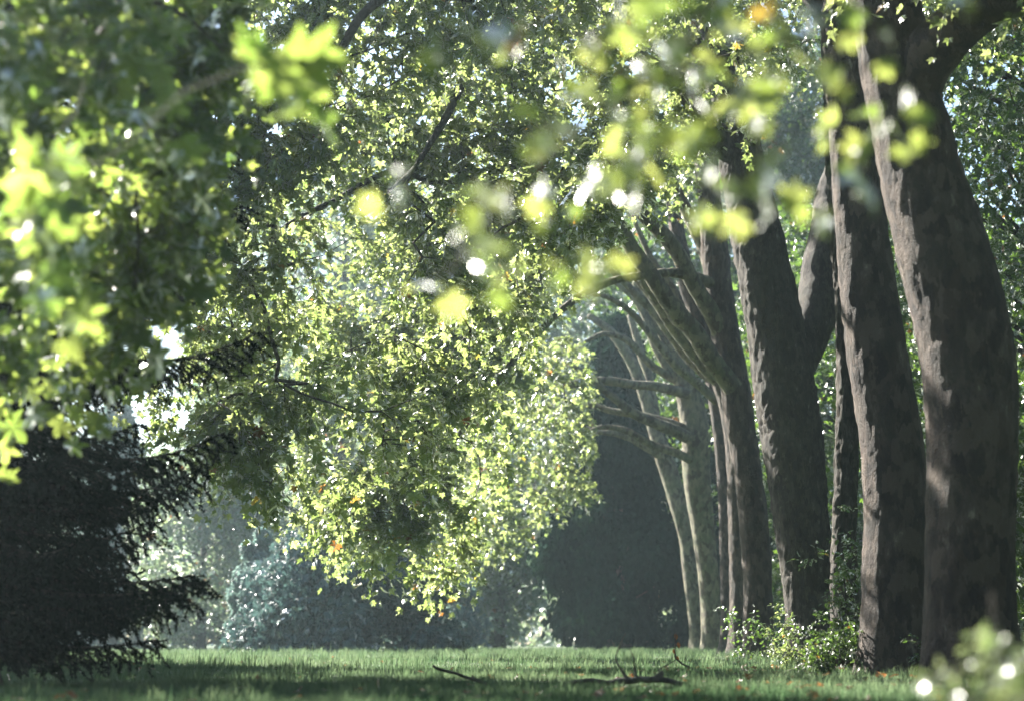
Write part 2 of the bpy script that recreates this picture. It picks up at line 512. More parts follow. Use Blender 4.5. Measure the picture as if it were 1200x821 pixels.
# slim rough trunk between T2 and T3
make_tree('slim_tree', 'slim trunk with rough ridged bark, squeezed between the second and third plane trees', 'tree', None, 38,
          [(992, 780, 42), (992, 740, 36), (989, 640, 31), (992, 540, 29), (993, 440, 26), (988, 350, 22), (980, 250, 20), (972, 100, 16), (960, -80, 10)],
          [dict(p=[(990, 480, 10), (1010, 400, 7), (1020, 330, 4)], D=38)],
          [sample_region(60, (880, 1060), (-200, 60), (36.5, 39.5), [(800, 60), (1100, 60)], .3, .6, 31)],
          M_BARKR, 3, .05, 36, spray=dict(ntw=3, nleaf=8, size=.13), lump=.1, rs=5)
# T3 : rough trunk in focus
c3 = [high(300, (1.0, 14), (40, 54), (15.5, 20)), sample_region(560, (120, 760), (-60, 700), (37, 41.5), [(60, 400)] + [(130, 452), (200, 490), (245, 520), (300, 560), (350, 580), (400, 575), (450, 540), (520, 500), (590, 470), (630, 370), (680, 270), (740, 210)], .44, .55, 41, thick=.55,
                    top=[(0, 90), (150, 190), (250, 215), (360, 180), (450, 100), (560, 20), (700, -60)]),
      sample_region(120, (560, 1000), (-90, 420), (41, 45), [(560, 420), (640, 380), (690, 290), (760, 220), (850, 180), (950, 60), (1000, 20)], .48, .5, 42, thick=.6)]
make_tree('plane_tree', 'third trunk in the plane row, leaning left, flaky bark edge glowing white', 'tree', GR, 46,
          [(957, 772, 72), (955, 755, 66), (949, 700, 62), (940, 620, 64), (932, 540, 72), (920, 460, 74), (905, 370, 68), (888, 280, 62), (872, 200, 54),
           (850, 100, 48), (825, 0, 42), (800, -120, 34), (790, -260, 22)],
          [dict(p=[(915, 470, 50), (940, 400, 52), (958, 340, 50), (975, 260, 46), (995, 150, 40), (1020, 20, 32), (1060, -120, 20)], D=46.3, D2=49),
           dict(p=[(870, 200, 24), (800, 110, 22), (700, 40, 19), (600, 15, 15), (560, 60, 12), (525, 130, 10), (490, 190, 7), (455, 225, 4)], D=46, D2=38),
           dict(p=[(850, 110, 22), (760, -20, 18), (620, -80, 16), (480, -60, 13), (400, -10, 10), (300, 60, 7), (240, 140, 4)], D=46, D2=37),
           dict(p=[(868, 190, 14), (790, 165, 11), (700, 170, 9), (600, 195, 8), (520, 215, 7), (460, 200, 7), (390, 236, 7), (340, 262, 6), (310, 290, 4)], D=46, D2=37.5)],
          c3, M_BARKR, 4, .06, 64, flare=.25, spray=dict(ntw=3, nleaf=8, size=.20, droop=.75), lump=.07, rs=4)
# T4
c4 = [sample_region(560, (360, 700), (200, 720), (53, 58), [(340, 600), (400, 632), (450, 668), (515, 676), (560, 615), (600, 500), (625, 380), (680, 270)], .44, .45, 51,
                    top=[(300, 300), (400, 300), (600, 200), (700, 150)], thick=.8),
      sample_region(300, (560, 900), (-60, 400), (55, 61), [(500, 380), (600, 320), (680, 235), (740, 200), (830, 170), (900, 110)], .46, .45, 52, thick=.8)]
make_tree('plane_tree', 'fourth trunk in the plane row, mossy limbs fanning up leftward from its fork', 'tree', GR, 61,
          [(890, 768, 44), (890, 750, 38), (888, 690, 34), (882, 600, 34), (874, 540, 34), (862, 460, 36), (848, 380, 34), (838, 300, 32), (828, 200, 28),
           (812, 80, 22), (800, -60, 16)],
          [dict(p=[(860, 455, 24), (826, 410, 24), (792, 365, 23), (758, 315, 21), (728, 268, 18), (690, 210, 13), (640, 160, 8)], D=60.6, D2=58, mat=M_BARKG),
           dict(p=[(850, 400, 22), (812, 330, 20), (775, 275, 18), (740, 230, 14), (700, 150, 8)], D=61, D2=58, mat=M_BARKG),
           dict(p=[(845, 350, 18), (815, 270, 16), (780, 200, 13), (740, 120, 9)], D=61.3, D2=62, mat=M_BARKG),
           dict(p=[(842, 335, 15), (800, 322, 13), (760, 322, 11), (690, 340, 9), (620, 400, 8), (560, 480, 7), (500, 560, 5), (460, 640, 3)], D=60.9, D2=55.5, mat=M_BARKG)],
          c4, M_BARK, 5, .05, 40, spray=dict(ntw=3, nleaf=8, size=.22, droop=.7), lump=.08)
# T5
c5 = [sample_region(230, (520, 860), (200, 560), (64, 71), [(480, 560), (560, 600), (600, 520), (630, 400), (690, 260), (780, 230), (860, 190)], .46, .4, 61)]
make_tree('plane_tree', 'fifth plane trunk from the front, slender, sun striping its left side', 'tree', GR, 70,
          [(868, 762, 30), (868, 745, 26), (867, 690, 24), (865, 600, 24), (862, 530, 24), (850, 460, 25), (832, 410, 24), (812, 350, 22), (795, 280, 18), (780, 180, 12)],
          [dict(p=[(846, 450, 19), (812, 408, 19), (782, 372, 17), (750, 325, 14), (715, 290, 10), (670, 260, 6)], D=70, D2=68, mat=M_BARKG),
           dict(p=[(838, 425, 16), (806, 388, 15), (770, 352, 14), (735, 300, 10)], D=69.6, D2=67, mat=M_BARKG),
           dict(p=[(843, 440, 13), (815, 402, 12), (790, 345, 11), (762, 300, 8), (742, 255, 5)], D=70.3, D2=71, mat=M_BARKG)],
          c5, M_BARK, 6, .05, 32, spray=dict(ntw=3, nleaf=8, size=.2, droop=.7), lump=.1)
make_tree('plane_tree', 'sixth plane trunk, a narrow dark upright stem beside the golden lit one', 'tree', GR, 80,
          [(853, 758, 22), (853, 745, 18), (852, 680, 16), (850, 590, 16), (846, 520, 17), (836, 450, 18), (824, 400, 16), (800, 330, 12)],
          [dict(p=[(834, 445, 14), (800, 410, 14), (770, 372, 13), (742, 340, 10), (715, 315, 6)], D=80, D2=78, mat=M_BARKG),
           dict(p=[(840, 470, 11), (808, 440, 11), (778, 412, 10), (745, 372, 8), (715, 350, 6), (690, 345, 4)], D=79.7, D2=77, mat=M_BARKG)],
          [sample_region(40, (560, 700), (150, 380), (76, 82), [(500, 480), (600, 400), (700, 260), (860, 200)], .45, .4, 71)], M_BARK, 7, .04, 24, spray=dict(ntw=3, nleaf=7, size=.24), lump=.08)
c7 = [sample_region(170, (540, 690), (400, 640), (84, 92), [(540, 660), (620, 630), (680, 570), (730, 540), (800, 500)], .45, .35, 81)]
make_tree('plane_tree', 'seventh plane trunk, golden brown, long bare boughs reaching left', 'tree', GR, 92,
          [(836, 757, 27), (836, 745, 23), (832, 690, 23), (824, 620, 28), (817, 560, 34), (815, 510, 34), (806, 460, 30), (790, 410, 24), (770, 370, 18), (745, 330, 12)],
          [dict(p=[(808, 462, 14), (780, 456, 12), (745, 450, 11), (700, 446, 10), (660, 452, 9), (620, 460, 6)], D=91.5, D2=90),
           dict(p=[(806, 512, 15), (780, 502, 14), (748, 486, 12), (715, 462, 10), (690, 440, 7), (665, 425, 5)], D=91.3, D2=89, mat=M_BARKG),
           dict(p=[(800, 500, 10), (760, 488, 9), (720, 482, 8), (680, 472, 7), (640, 478, 6), (615, 492, 4)], D=91.6, D2=93, mat=M_BARKG),
           dict(p=[(803, 455, 16), (778, 420, 14), (762, 385, 12), (745, 352, 9), (720, 330, 6)], D=92, D2=92, mat=M_BARKG),
           dict(p=[(795, 440, 12), (790, 400, 11), (775, 360, 9), (765, 320, 6)], D=92.3, D2=93, mat=M_BARKG),
           dict(p=[(812, 540, 11), (792, 530, 10), (765, 522, 9), (735, 505, 8), (705, 500, 6), (680, 510, 4)], D=91.6, D2=90, mat=M_BARKG),
           dict(p=[(800, 450, 10), (765, 430, 9), (735, 400, 8), (708, 392, 6), (685, 400, 4)], D=92, D2=90, mat=M_BARKG)],
          c7, M_BARKG, 8, .03, 28, spray=dict(ntw=3, nleaf=7, size=.26), lump=.12)
make_tree('plane_tree', 'farthest plane trunk of the row, pale and curved, against the dark conifer', 'tree', GR, 104,
          [(817, 756, 20), (816, 745, 17), (811, 690, 16), (804, 630, 18), (794, 585, 24), (780, 540, 22), (768, 505, 18), (755, 460, 16), (738, 420, 14), (715, 388, 11), (690, 370, 7)],
          [dict(p=[(772, 532, 11), (745, 516, 10), (720, 508, 8), (700, 505, 5)], D=103.5, D2=102),
           dict(p=[(768, 505, 13), (762, 450, 12), (748, 400, 10), (738, 370, 7)], D=104, D2=105)],
          [sample_region(70, (540, 660), (440, 640), (98, 105), [(520, 660), (600, 640), (660, 560), (740, 480)], .45, .3, 91)], M_BARKG, 9, .03, 24,
          spray=dict(ntw=3, nleaf=7, size=.28), lump=.12)
make_tree('plane_tree', 'thin pale trunk of the plane row showing between the farthest and the golden one', 'tree', GR, 98,
          [(827, 757, 12), (826, 740, 9), (823, 680, 9), (816, 620, 9), (808, 580, 8), (800, 530, 6)], [], None, M_BARKG, 10, .02, 16, lump=.1)

# ------------------------------------------------------------------ near left broad-leaved tree (leaves hang into the frame)
def pts_from(n, boxes, seed):
    out = []
    for (x0, x1, y0, y1, d0, d1, k) in boxes:
        out.append(W(rng.uniform(x0, x1, k), rng.uniform(y0, y1, k), rng.uniform(d0, d1, k)))
    return np.concatenate(out)


LT = W(-420, 735, 14.5); LT[2] = 0
lt = thing('maple_tree', 'tree with bright lobed leaves hanging into the upper left corner', 'tree', LT)
tp = np.array([LT + [0, 0, -.1], LT + [.05, 0, 2], LT + [.3, -.2, 4.2], LT + [.6, -.3, 6.5], LT + [.7, 0, 9]])
g = Geo(); Ps, Rs = spline(tp, [.26, .2, .17, .13, .06], .12); tube(g, Ps, Rs, 28, .02, 4, 5, .5, .06); g.build('trunk', M_BARK, lt, LT, True)
lb1 = np.array([LT + [.2, -.1, 3.2], W(-260, 60, 14), W(-100, -10, 13.5), W(60, -20, 13), W(200, 10, 13), W(262, 60, 13)])
lb2 = np.array([LT + [.1, -.05, 2.4], W(-280, 260, 14.2), W(-120, 170, 13.6), W(20, 180, 13.2), W(130, 230, 13)])
sk = [Ps[Ps[:, 2] > 2]]
for lb_, r0 in ((lb1, .06), (lb2, .05)):
    a, b = spline(lb_, np.linspace(r0, .012, len(lb_)), .15)
    g = Geo(); tube(g, a, b, 10, .006, 4, 3, 0, .05); g.build('limb', M_BARKD, lt, LT, True); sk.append(a[4:])
T = pts_from(0, [(-60, 150, -60, 60, 11, 13.5, 17), (-40, 150, 40, 200, 11.5, 14, 20), (60, 262, -50, 80, 14.5, 16, 46), (120, 245, 80, 210, 14.5, 16, 28), (140, 225, 200, 290, 15, 16.5, 16),
                 (-40, 90, 180, 330, 12, 15, 20), (60, 215, 250, 340, 15, 16.5, 13), (50, 155, 330, 400, 15, 16.5, 14), (-60, 14, 330, 560, 13, 15, 6), (-200, 100, -200, -90, 12, 14, 20), (-430, -60, -150, 430, 12, 14.5, 26),  # leftmost box is out of view, added to shade the left leaves
                 (10, 60, 100, 240, 8.5, 9.5, 2), (255, 300, 60, 90, 7.5, 8, 1)], 1)
arr, par, tip = grow(np.concatenate(sk), T, .25, .12)
bg = Geo(); branches_geo(bg, arr, par, len(np.concatenate(sk)), .0035, .5, .03)
lg = Geo(); sprays(bg, lg, T, norm(arr[tip] - arr[par[tip]]), ntw=2, length=.42, nleaf=7, size=.18, droop=.7, kind='planefine', rtw=.0028)
bg.build('branches', M_BARKD, lt, LT); lg.build('crown', M_LEAFM, lt, LT)

# ------------------------------------------------------------------ near right overhanging branch (strongly out of focus)
RT = np.array([3.6, 5.2, 0.0])
rt = thing('young_plane_tree', 'young tree whose strongly blurred bright leaves cross the top of the view', 'tree', RT)
tp = np.array([RT + [0, 0, -.08], RT + [-.03, .02, 1.2], RT + [-.12, .05, 2.4], RT + [-.1, .1, 4.0], RT + [0, .15, 5.2]])
g = Geo(); Ps, Rs = spline(tp, [.10, .08, .065, .04, .015], .08); tube(g, Ps, Rs, 20, .008, 6, 6, .4, .05); g.build('trunk', M_BARK, rt, RT, True)
cl = [(500, 335, 1), (545, 305, 1), (592, 290, 1), (640, 150, 5), (622, 182, 4), (690, 240, 3), (705, 310, 3), (676, 330, 2), (742, 105, 4), (800, 85, 5), (868, 110, 5), (885, 148, 5),
      (925, 178, 4), (855, 245, 3), (1000, 140, 4), (1062, 98, 3), (1082, 182, 3), (1035, 150, 4), (980, 190, 3), (905, 240, 4), (770, 200, 5), (690, 50, 5),
      (730, 25, 5), (820, 25, 5), (895, 15, 5), (960, 30, 5), (1010, 5, 4), (640, 215, 3), (590, 225, 2), (835, 190, 4), (720, 150, 5), (790, 150, 5), (940, 90, 4), (665, 110, 4),
      (560, 50, 2), (740, -20, 6), (860, -30, 6), (980, -30, 5), (620, 30, 3), (1100, -10, 3), (520, 40, 1), (760, 60, 5), (700, 200, 4), (475, 200, 1), (560, 250, 2), (870, 60, 5), (810, 125, 4)]
T = np.array([W(x + rng.uniform(-10, 10), y - 8, rng.uniform(5.6, 7.0)) for x, y, k in cl for _ in range(max(1, int(k * .42 + rng.uniform(0, .5))))] + [W(rng.uniform(60, 760), rng.uniform(-250, -95), rng.uniform(6.6, 8.2)) for _ in range(120)])  # last group hangs above the view, added to shade the visible leaves
lims = [[RT + [-.08, .05, 1.9], W(1230, 20, 5.9), W(1060, 30, 5.8), W(880, 60, 5.7), (W(720, 120, 5.6)), W(600, 230, 5.6), W(520, 325, 5.6)],
        [RT + [-.1, .08, 2.3], W(1180, -80, 6), W(980, -60, 6), W(800, -20, 5.9), W(640, 20, 5.8)],
        [W(1060, 30, 5.8), W(980, 110, 5.7), W(900, 180, 5.6), W(860, 225, 5.6)]]
sk = [Ps[Ps[:, 2] > 2]]
for lb_, r0 in zip(lims, (.016, .016, .007)):
    a, b = spline(np.array(lb_), np.linspace(r0, .003, len(lb_)), .06)
    g = Geo(); tube(g, a, b, 8, .001, 6, 3, 0, .05); g.build('limb', M_BARKD, rt, RT, True); sk.append(a[8:])
sk = np.concatenate(sk)
arr, par, tip = grow(sk, T, .1, .1)
bg = Geo(); branches_geo(bg, arr, par, len(sk), .0016, .4, .008)
lg = Geo(); sprays(bg, lg, T, norm(rng.normal(0, 1, T.shape)), ntw=1, length=.13, nleaf=3, size=.098, droop=.4, kind='planefine', rtw=.0015, szvar=.25, upn=.5)
bg.build('branches', M_BARKD, rt, RT); lg.build('crown', M_LEAFN, rt, RT)

# ------------------------------------------------------------------ dark spruce at left
def make_spruce(base, H, Rb, nb, label, seed, twig_n=34):
    r = np.random.default_rng(seed)
    t = thing('spruce_tree', label, 'tree', base)
    base = np.asarray(base, float)
    g = Geo(); Ps, Rs = spline(np.array([base + [0, 0, -.1], base + [0, 0, H * .5], base + [.05, 0, H]]), [.24, .14, .02], .2)
    tube(g, Ps, Rs, 20, .015, 5, seed, .5, .05); g.build('trunk', M_BARKD, t, base, True)
    bg, ng = Geo(), Geo()
    P0, P1, RA, RB, tw, td = [], [], [], [], [], []
    for i in range(nb):
        f = (i + r.uniform(0, 1)) / nb
        f = f ** 1.25; z = .55 + f * (H - .8)
        L = Rb * (1 - f) ** .5 * r.uniform(.8, 1.04) * (.50 + .52 * max(q * math.exp(-((z - c) / .36) ** 2) for c, q in ((1.25, .68), (2.85, 1.08), (4.55, .95), (6.35, 1.25), (8.6, 1), (11, 1), (14, 1)))) + .2
        az = i * 2.399 + r.uniform(-.4, .4); L *= .86 + .30 * math.sin(az * 2 + z * 1.7) ** 2
        d = np.array([math.cos(az), math.sin(az), 0])
        n = max(4, int(L / .13)); s = np.linspace(0, 1, n)
        dz = -.28 * L * np.sin(s * 2.4) * .6 - .05 * L * s + .10 * L * s ** 3
        if z < 1.6:
            dz *= .35
        pts = base + np.array([0, 0, z]) + d * (L * s)[:, None]; pts[:, 2] += dz
        pts[:, 2] = np.maximum(pts[:, 2], .2)
        P0.append(pts[:-1]); P1.append(pts[1:]); rr = .035 * (1 - s * .85); RA.append(rr[:-1]); RB.append(rr[1:])
        side = np.array([-d[1], d[0], 0])
        # side shoots
        for k in range(1, n):
            for sg in (-1, 1):
                Ls = (.75 * L * .42) * (1 - s[k]) ** .7 + .16
                m = max(2, int(Ls / .14)); u = np.linspace(0, 1, m + 1)
                sd = norm(side * sg * .85 + d * .75 + np.array([0, 0, r.uniform(-.35, .0)]))
                q = pts[k] + sd * (Ls * u)[:, None]; q[:, 2] -= .22 * Ls * u ** 2
                q[:, 2] = np.maximum(q[:, 2], .12)
                P0.append(q[:-1]); P1.append(q[1:]); RA.append(np.full(m, .006)); RB.append(np.full(m, .004))
                tw.append(q[:-1]); td.append(q[1:] - q[:-1])
                # hanging twiglets
                hd = norm(sd[None] * .55 + np.array([0, 0, -.6]) + r.normal(0, .35, (m, 3)))
                hl = r.uniform(.10, .24, m)
                tw.append(q[1:]); td.append(hd * hl[:, None])
        tw.append(pts[:-1]); td.append(pts[1:] - pts[:-1])
        tw.append(pts[-1:]); td.append((d * .18)[None])
    frusta(bg, np.concatenate(P0), np.concatenate(P1), np.concatenate(RA), np.concatenate(RB), 4)
    bg.build('branches', M_BARKD, t, base)
    A = np.concatenate(tw); B = np.concatenate(td)
    k = twig_n
    Q = np.repeat(np.arange(len(A)), k)
    u = r.uniform(0, 1, len(Q))
    p = A[Q] + B[Q] * u[:, None]
    ax = norm(norm(B[Q]) * .6 + r.normal(0, .55, (len(Q), 3)))
    sd = norm(np.cross(ax, r.normal(0, 1, (len(Q), 3))))
    ln = .05 * r.uniform(.7, 1.3, len(Q))[:, None]; wd = .011
    V = np.stack([p - sd * wd, p + sd * wd, p + ax * ln], 1).reshape(-1, 3)
    F = np.arange(len(V)).reshape(-1, 3)
    ng.add(V, F, np.repeat(r.uniform(0, 1, len(Q)), 3))
    ng.build('needles', M_SPR, t, base)
    return t


SB = W(-30, 735, 23); SB[2] = 0
make_spruce(np.array([-12.6, 24.5, 0.0]), 13.5, 3.4, 150, 'added unseen spruce left of the black one, shading the near mist', 8, 14)  # added out of view so the air before the black spruce darkens
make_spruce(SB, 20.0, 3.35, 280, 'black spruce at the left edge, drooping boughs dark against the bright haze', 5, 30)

# ------------------------------------------------------------------ crowns made of many foliage clumps (mid and far trees, hedges)
def blob_foliage(geo, centres, radii, n, size, rs, kind='oval', lean_down=.3, squash=1.0):
    """leaf faces concentrated near the surfaces of many overlapping clumps"""
    w = radii ** 2; w = w / w.sum()
    c = rs.choice(len(centres), n, p=w)
    d = norm(rs.normal(0, 1, (n, 3)))
    rad = radii[c] * (1 - .45 * rs.uniform(0, 1, n) ** 2) * (1 + (.22 if kind == 'oval' else .12) * rs.normal(0, 1, n))
    p = centres[c] + d * rad[:, None] * np.array([1, 1, squash])
    ok = p[:, 2] > .08
    p, d = p[ok], d[ok]
    ax = norm(d * .4 + rs.normal(0, .6, p.shape) + np.array([0, 0, -lean_down]))
    nr = norm(d + rs.normal(0, .6, p.shape) + np.array([0, 0, .3]))
    sz = size * rs.uniform(.6, 1.4, len(p))
    q = 1 - (1 - vnoise(p * .5, 3)) * 1.0
    rnd = np.clip(rs.uniform(0, .95, len(p)) * .6 + q * .35, 0, .95)
    rnd = np.where(rs.uniform(0, 1, len(p)) > .985, .99, rnd)
    add_leaves(geo, p, ax, nr, sz, rnd, kind)


def far_tree(name, label, cat, base, H, Rw, n, size, mat, seed, low=.12, shape='round', group=None, bark=M_BARKD, nclump=60, ycomp=.8, hang=0):
    r = np.random.default_rng(seed)
    base = np.asarray(base, float)
    t = thing(name, label, cat, base, group)
    g = Geo(); Ps, Rs = spline(np.array([base + [0, 0, -.1], base + [.1, 0, H * .45], base + [-.1, .1, H * .88]]), [H * .022 + .08, H * .014 + .03, .04], .4)
    tube(g, Ps, Rs, 14, .02, 3, seed, .4, .06); g.build('trunk', bark, t, base, True)
    cs, rr = [], []
    for i in range(nclump):
        f = r.uniform(low, .97)
        if shape == 'cone':
            w = Rw * (1 - f) ** .75 + .12
        elif shape == 'mound':
            w = Rw * math.sqrt(max(0, 1 - (f * .98) ** 2))
        else:
            w = Rw * math.sqrt(max(0.02, 1 - ((f - .5) / .52) ** 2))
        a = r.uniform(0, 2 * math.pi); k = math.sqrt(r.uniform(.1, 1)) * .88
        cr = Rw * r.uniform(.16, .32) * (.5 + .5 * w / Rw)
        cs.append(base + [math.cos(a) * w * k, math.sin(a) * w * k * ycomp, f * H]); rr.append(cr)
    cs, rr = np.array(cs), np.array(rr)
    bg = Geo()
    st = np.array([base + [0, 0, z] for z in np.clip(cs[:, 2] - rr * 1.2 - .3, .2, H * .85)])
    frusta(bg, st, cs, np.full(len(cs), .012 * H ** .6 + .01), np.full(len(cs), .015), 5)
    bg.build('branches', bark, t, base)
    lg = Geo(); blob_foliage(lg, cs, rr, n, size, r, 'oval' if mat is M_CON else 'plane', hang, 1.3 if shape == 'cone' else .85)
    lg.build('crown', mat, t, base)
    return t


def at(px, D):
    p = W(px, 735, D); p[2] = 0
    return p


def hgt(py, D):
    return float(W(600, py, D)[2])


far_tree('lime_tree', 'added unseen lime tree shading the meadow, first beyond the spruces', 'tree', np.array([-16.0, 37.0, 0]), 14.5, 4.4, 9000, .42, M_LEAFD, 61, .1, 'round', None, M_BARKD, 60)  # added out of view so its crown shadows the meadow
far_tree('lime_tree', 'added unseen lime tree shading the meadow, second beyond the spruces', 'tree', np.array([-17.5, 46.5, 0]), 13.5, 4.4, 9000, .42, M_LEAFD, 62, .1, 'round', None, M_BARKD, 60)  # likewise added to cast meadow shade
# large dark conifer in the gap behind the trunks
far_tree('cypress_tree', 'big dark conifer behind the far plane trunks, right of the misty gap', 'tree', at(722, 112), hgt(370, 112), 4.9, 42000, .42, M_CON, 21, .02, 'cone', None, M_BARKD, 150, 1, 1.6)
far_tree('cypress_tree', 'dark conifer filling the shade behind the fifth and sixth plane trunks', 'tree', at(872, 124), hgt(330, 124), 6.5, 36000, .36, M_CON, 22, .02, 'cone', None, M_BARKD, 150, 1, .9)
far_tree('yew_tree', 'low broad dark evergreen left of the misty gap, its top rounded', 'tree', at(412, 92), hgt(612, 92), 5.0, 22000, .34, M_TEAL, 23, .02, 'mound', None, M_BARKD, 110, .8, .9)
far_tree('yew_tree', 'grey green weeping evergreen at the left shoulder of the low dark one', 'tree', at(300, 98), hgt(618, 98), 1.9, 9000, .24, M_HAZEP, 24, .02, 'cone', None, M_BARKD, 50, 1, 1.4)
far_tree('yew_tree', 'dark conifer base closing the left flank of the misty gap', 'tree', at(497, 100), hgt(690, 100), 1.5, 4000, .32, M_TEAL, 25, .02, 'mound', None, M_BARKD, 40, 1, .9)
far_tree('spruce_tree', 'hazy teal spruce beyond the meadow, partly hidden by the black boughs', 'tree', at(130, 140), hgt(470, 140), 4.6, 15000, .42, M_HAZEP, 26, .03, 'cone', None, M_BARKD, 110, 1, 1.2)
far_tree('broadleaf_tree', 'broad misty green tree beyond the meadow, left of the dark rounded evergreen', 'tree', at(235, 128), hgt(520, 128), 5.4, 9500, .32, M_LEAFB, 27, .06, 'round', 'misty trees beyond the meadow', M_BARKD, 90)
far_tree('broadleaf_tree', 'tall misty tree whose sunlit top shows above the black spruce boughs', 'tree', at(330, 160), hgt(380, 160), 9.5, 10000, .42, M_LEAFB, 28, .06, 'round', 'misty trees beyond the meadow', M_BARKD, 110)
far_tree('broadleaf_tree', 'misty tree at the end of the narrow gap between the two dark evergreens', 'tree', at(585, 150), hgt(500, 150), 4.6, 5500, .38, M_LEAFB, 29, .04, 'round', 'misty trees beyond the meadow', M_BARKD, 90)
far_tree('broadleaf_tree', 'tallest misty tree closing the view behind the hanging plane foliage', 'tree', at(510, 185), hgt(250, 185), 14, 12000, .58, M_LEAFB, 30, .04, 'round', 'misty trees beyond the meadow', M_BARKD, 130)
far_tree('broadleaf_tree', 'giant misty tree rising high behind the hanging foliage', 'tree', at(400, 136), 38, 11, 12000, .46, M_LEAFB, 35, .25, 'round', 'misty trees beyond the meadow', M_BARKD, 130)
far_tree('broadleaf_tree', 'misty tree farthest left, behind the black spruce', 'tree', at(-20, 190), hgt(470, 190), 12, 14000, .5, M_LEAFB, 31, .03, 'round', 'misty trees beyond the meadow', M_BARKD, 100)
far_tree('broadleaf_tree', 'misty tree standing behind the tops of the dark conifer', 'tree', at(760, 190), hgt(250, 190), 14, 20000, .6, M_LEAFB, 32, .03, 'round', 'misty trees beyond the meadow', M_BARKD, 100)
far_tree('cypress_tree', 'dim teal conifer deep in the misty gap', 'tree', at(535, 135), hgt(620, 135), 2.2, 2600, .36, M_HAZEP, 33, .02, 'cone', None, M_BARKD, 60, 1, 1)
# right side, behind the row
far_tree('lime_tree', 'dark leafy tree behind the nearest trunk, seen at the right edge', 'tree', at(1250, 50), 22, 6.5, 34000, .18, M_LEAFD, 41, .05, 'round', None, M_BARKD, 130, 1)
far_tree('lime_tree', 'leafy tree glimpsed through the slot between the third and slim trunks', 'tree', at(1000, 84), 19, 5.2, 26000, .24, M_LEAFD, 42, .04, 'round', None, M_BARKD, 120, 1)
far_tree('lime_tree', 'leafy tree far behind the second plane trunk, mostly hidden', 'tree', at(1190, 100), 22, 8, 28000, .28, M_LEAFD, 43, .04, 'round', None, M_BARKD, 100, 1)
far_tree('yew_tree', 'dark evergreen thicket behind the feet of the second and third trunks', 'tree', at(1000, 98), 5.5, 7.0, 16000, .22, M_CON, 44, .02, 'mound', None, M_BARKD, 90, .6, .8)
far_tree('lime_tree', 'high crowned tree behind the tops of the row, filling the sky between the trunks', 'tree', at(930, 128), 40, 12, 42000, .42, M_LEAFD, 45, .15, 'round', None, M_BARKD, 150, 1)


# unseen wood added behind the camera and right of the row, blocking skylight
r_ = np.random.default_rng(99)
cs = np.concatenate([np.stack([r_.uniform(-38, 34, 170), r_.uniform(-30, -12, 170), r_.uniform(.5, 22, 170)], -1),
                     np.stack([r_.uniform(19, 34, 150), r_.uniform(-12, 60, 150), r_.uniform(.5, 21, 150)], -1)])
fw = np.stack([r_.uniform(-120, 120, 200), r_.uniform(225, 300, 200), r_.uniform(.5, 15, 200)], -1)
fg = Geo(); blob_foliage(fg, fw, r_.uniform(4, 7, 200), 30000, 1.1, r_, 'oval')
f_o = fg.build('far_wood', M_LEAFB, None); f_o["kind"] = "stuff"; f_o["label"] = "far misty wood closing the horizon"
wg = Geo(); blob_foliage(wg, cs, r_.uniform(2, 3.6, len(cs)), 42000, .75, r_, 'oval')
wo = wg.build('wood', M_LEAFD, None); wo["kind"] = "stuff"; wo["label"] = "added unseen leafy wood blocking skylight from behind and right"

# ------------------------------------------------------------------ undergrowth
def stem_plant(name, label, cat, base, stems, nleaf, size, mat, seed, kind='oval', group=None, H=1.0, spread=.5, twigs=5):
    """stems: list of (dx,dy,h)"""
    r = np.random.default_rng(seed)
    base = np.asarray(base, float)
    t = thing(name, label, cat, base, group)
    for (dx, dy, h) in stems:
        n = 7; s = np.linspace(0, 1, n)[:, None]
        P = base + np.array([dx * .25, dy * .25, -.03]) + np.array([dx, dy, h]) * s ** np.array([1.4, 1.4, 1.0]) + r.normal(0, .012 * h, (n, 3)) * s
        g = Geo(); a, b = spline(P, np.linspace(.006 + .005 * h, .002, n), .08); tube(g, a, b, 7, .001, 8, seed)
        g.build('stem', M_BARKD, t, base, True)
        lo = len(a) // 5
        k = max(2, int(twigs * h))
        idx = r.integers(lo, len(a), k)
        dirs = norm(r.normal(0, 1, (k, 3)) * [1, 1, .5] + [0, 0, .15])
        if h > 0.05:
            bg, lg = Geo(), Geo()
            Tn = a[idx]
            sprays(bg, lg, Tn, dirs, ntw=2, length=spread, nleaf=nleaf, size=size, droop=.25, kind=kind, rtw=.0025)
            bg.build('twigs', M_BARKD, t, base); lg.build('leaves', mat, t, base)
    return t


stem_plant('sapling', 'tall leafy sapling at the foot of the second plane trunk, reaching up the slim tree', 'plant', at(1000, 33), [(-.15, .1, 2.9), (-.5, -.1, 1.9), (.1, .2, 2.2), (-.3, -.3, 1.4), (.35, -.3, 1.0)], 8, .10, M_LEAFD, 51, 'oval', None, 1, .42, 6)
stem_plant('shrub', 'low dark leafy shrub crouched between the second and third trunks', 'plant', at(962, 31.5), [(-.35, 0, .75), (0, .1, .9), (.3, -.1, .8), (-.15, -.3, .6), (.45, 0, .7)], 9, .075, M_LEAFD, 52, 'oval', None, 1, .34, 15)
stem_plant('shrub', 'sunlit pale leafy shrub glowing at the foot of the third plane trunk', 'plant', at(930, 37), [(-.2, 0, 1.15), (.05, .1, .9), (-.35, -.1, .6), (.3, -.1, .7)], 8, .08, M_LEAF, 53, 'oval', None, 1, .3, 11)
stem_plant('shrub', 'dim leafy shrub in front of the fourth and fifth plane trunks', 'plant', at(876, 55), [(-.4, 0, 1.5), (.2, .1, 1.2), (.6, -.1, .8)], 6, .11, M_LEAFD, 54, 'oval', None, 1, .5, 8)
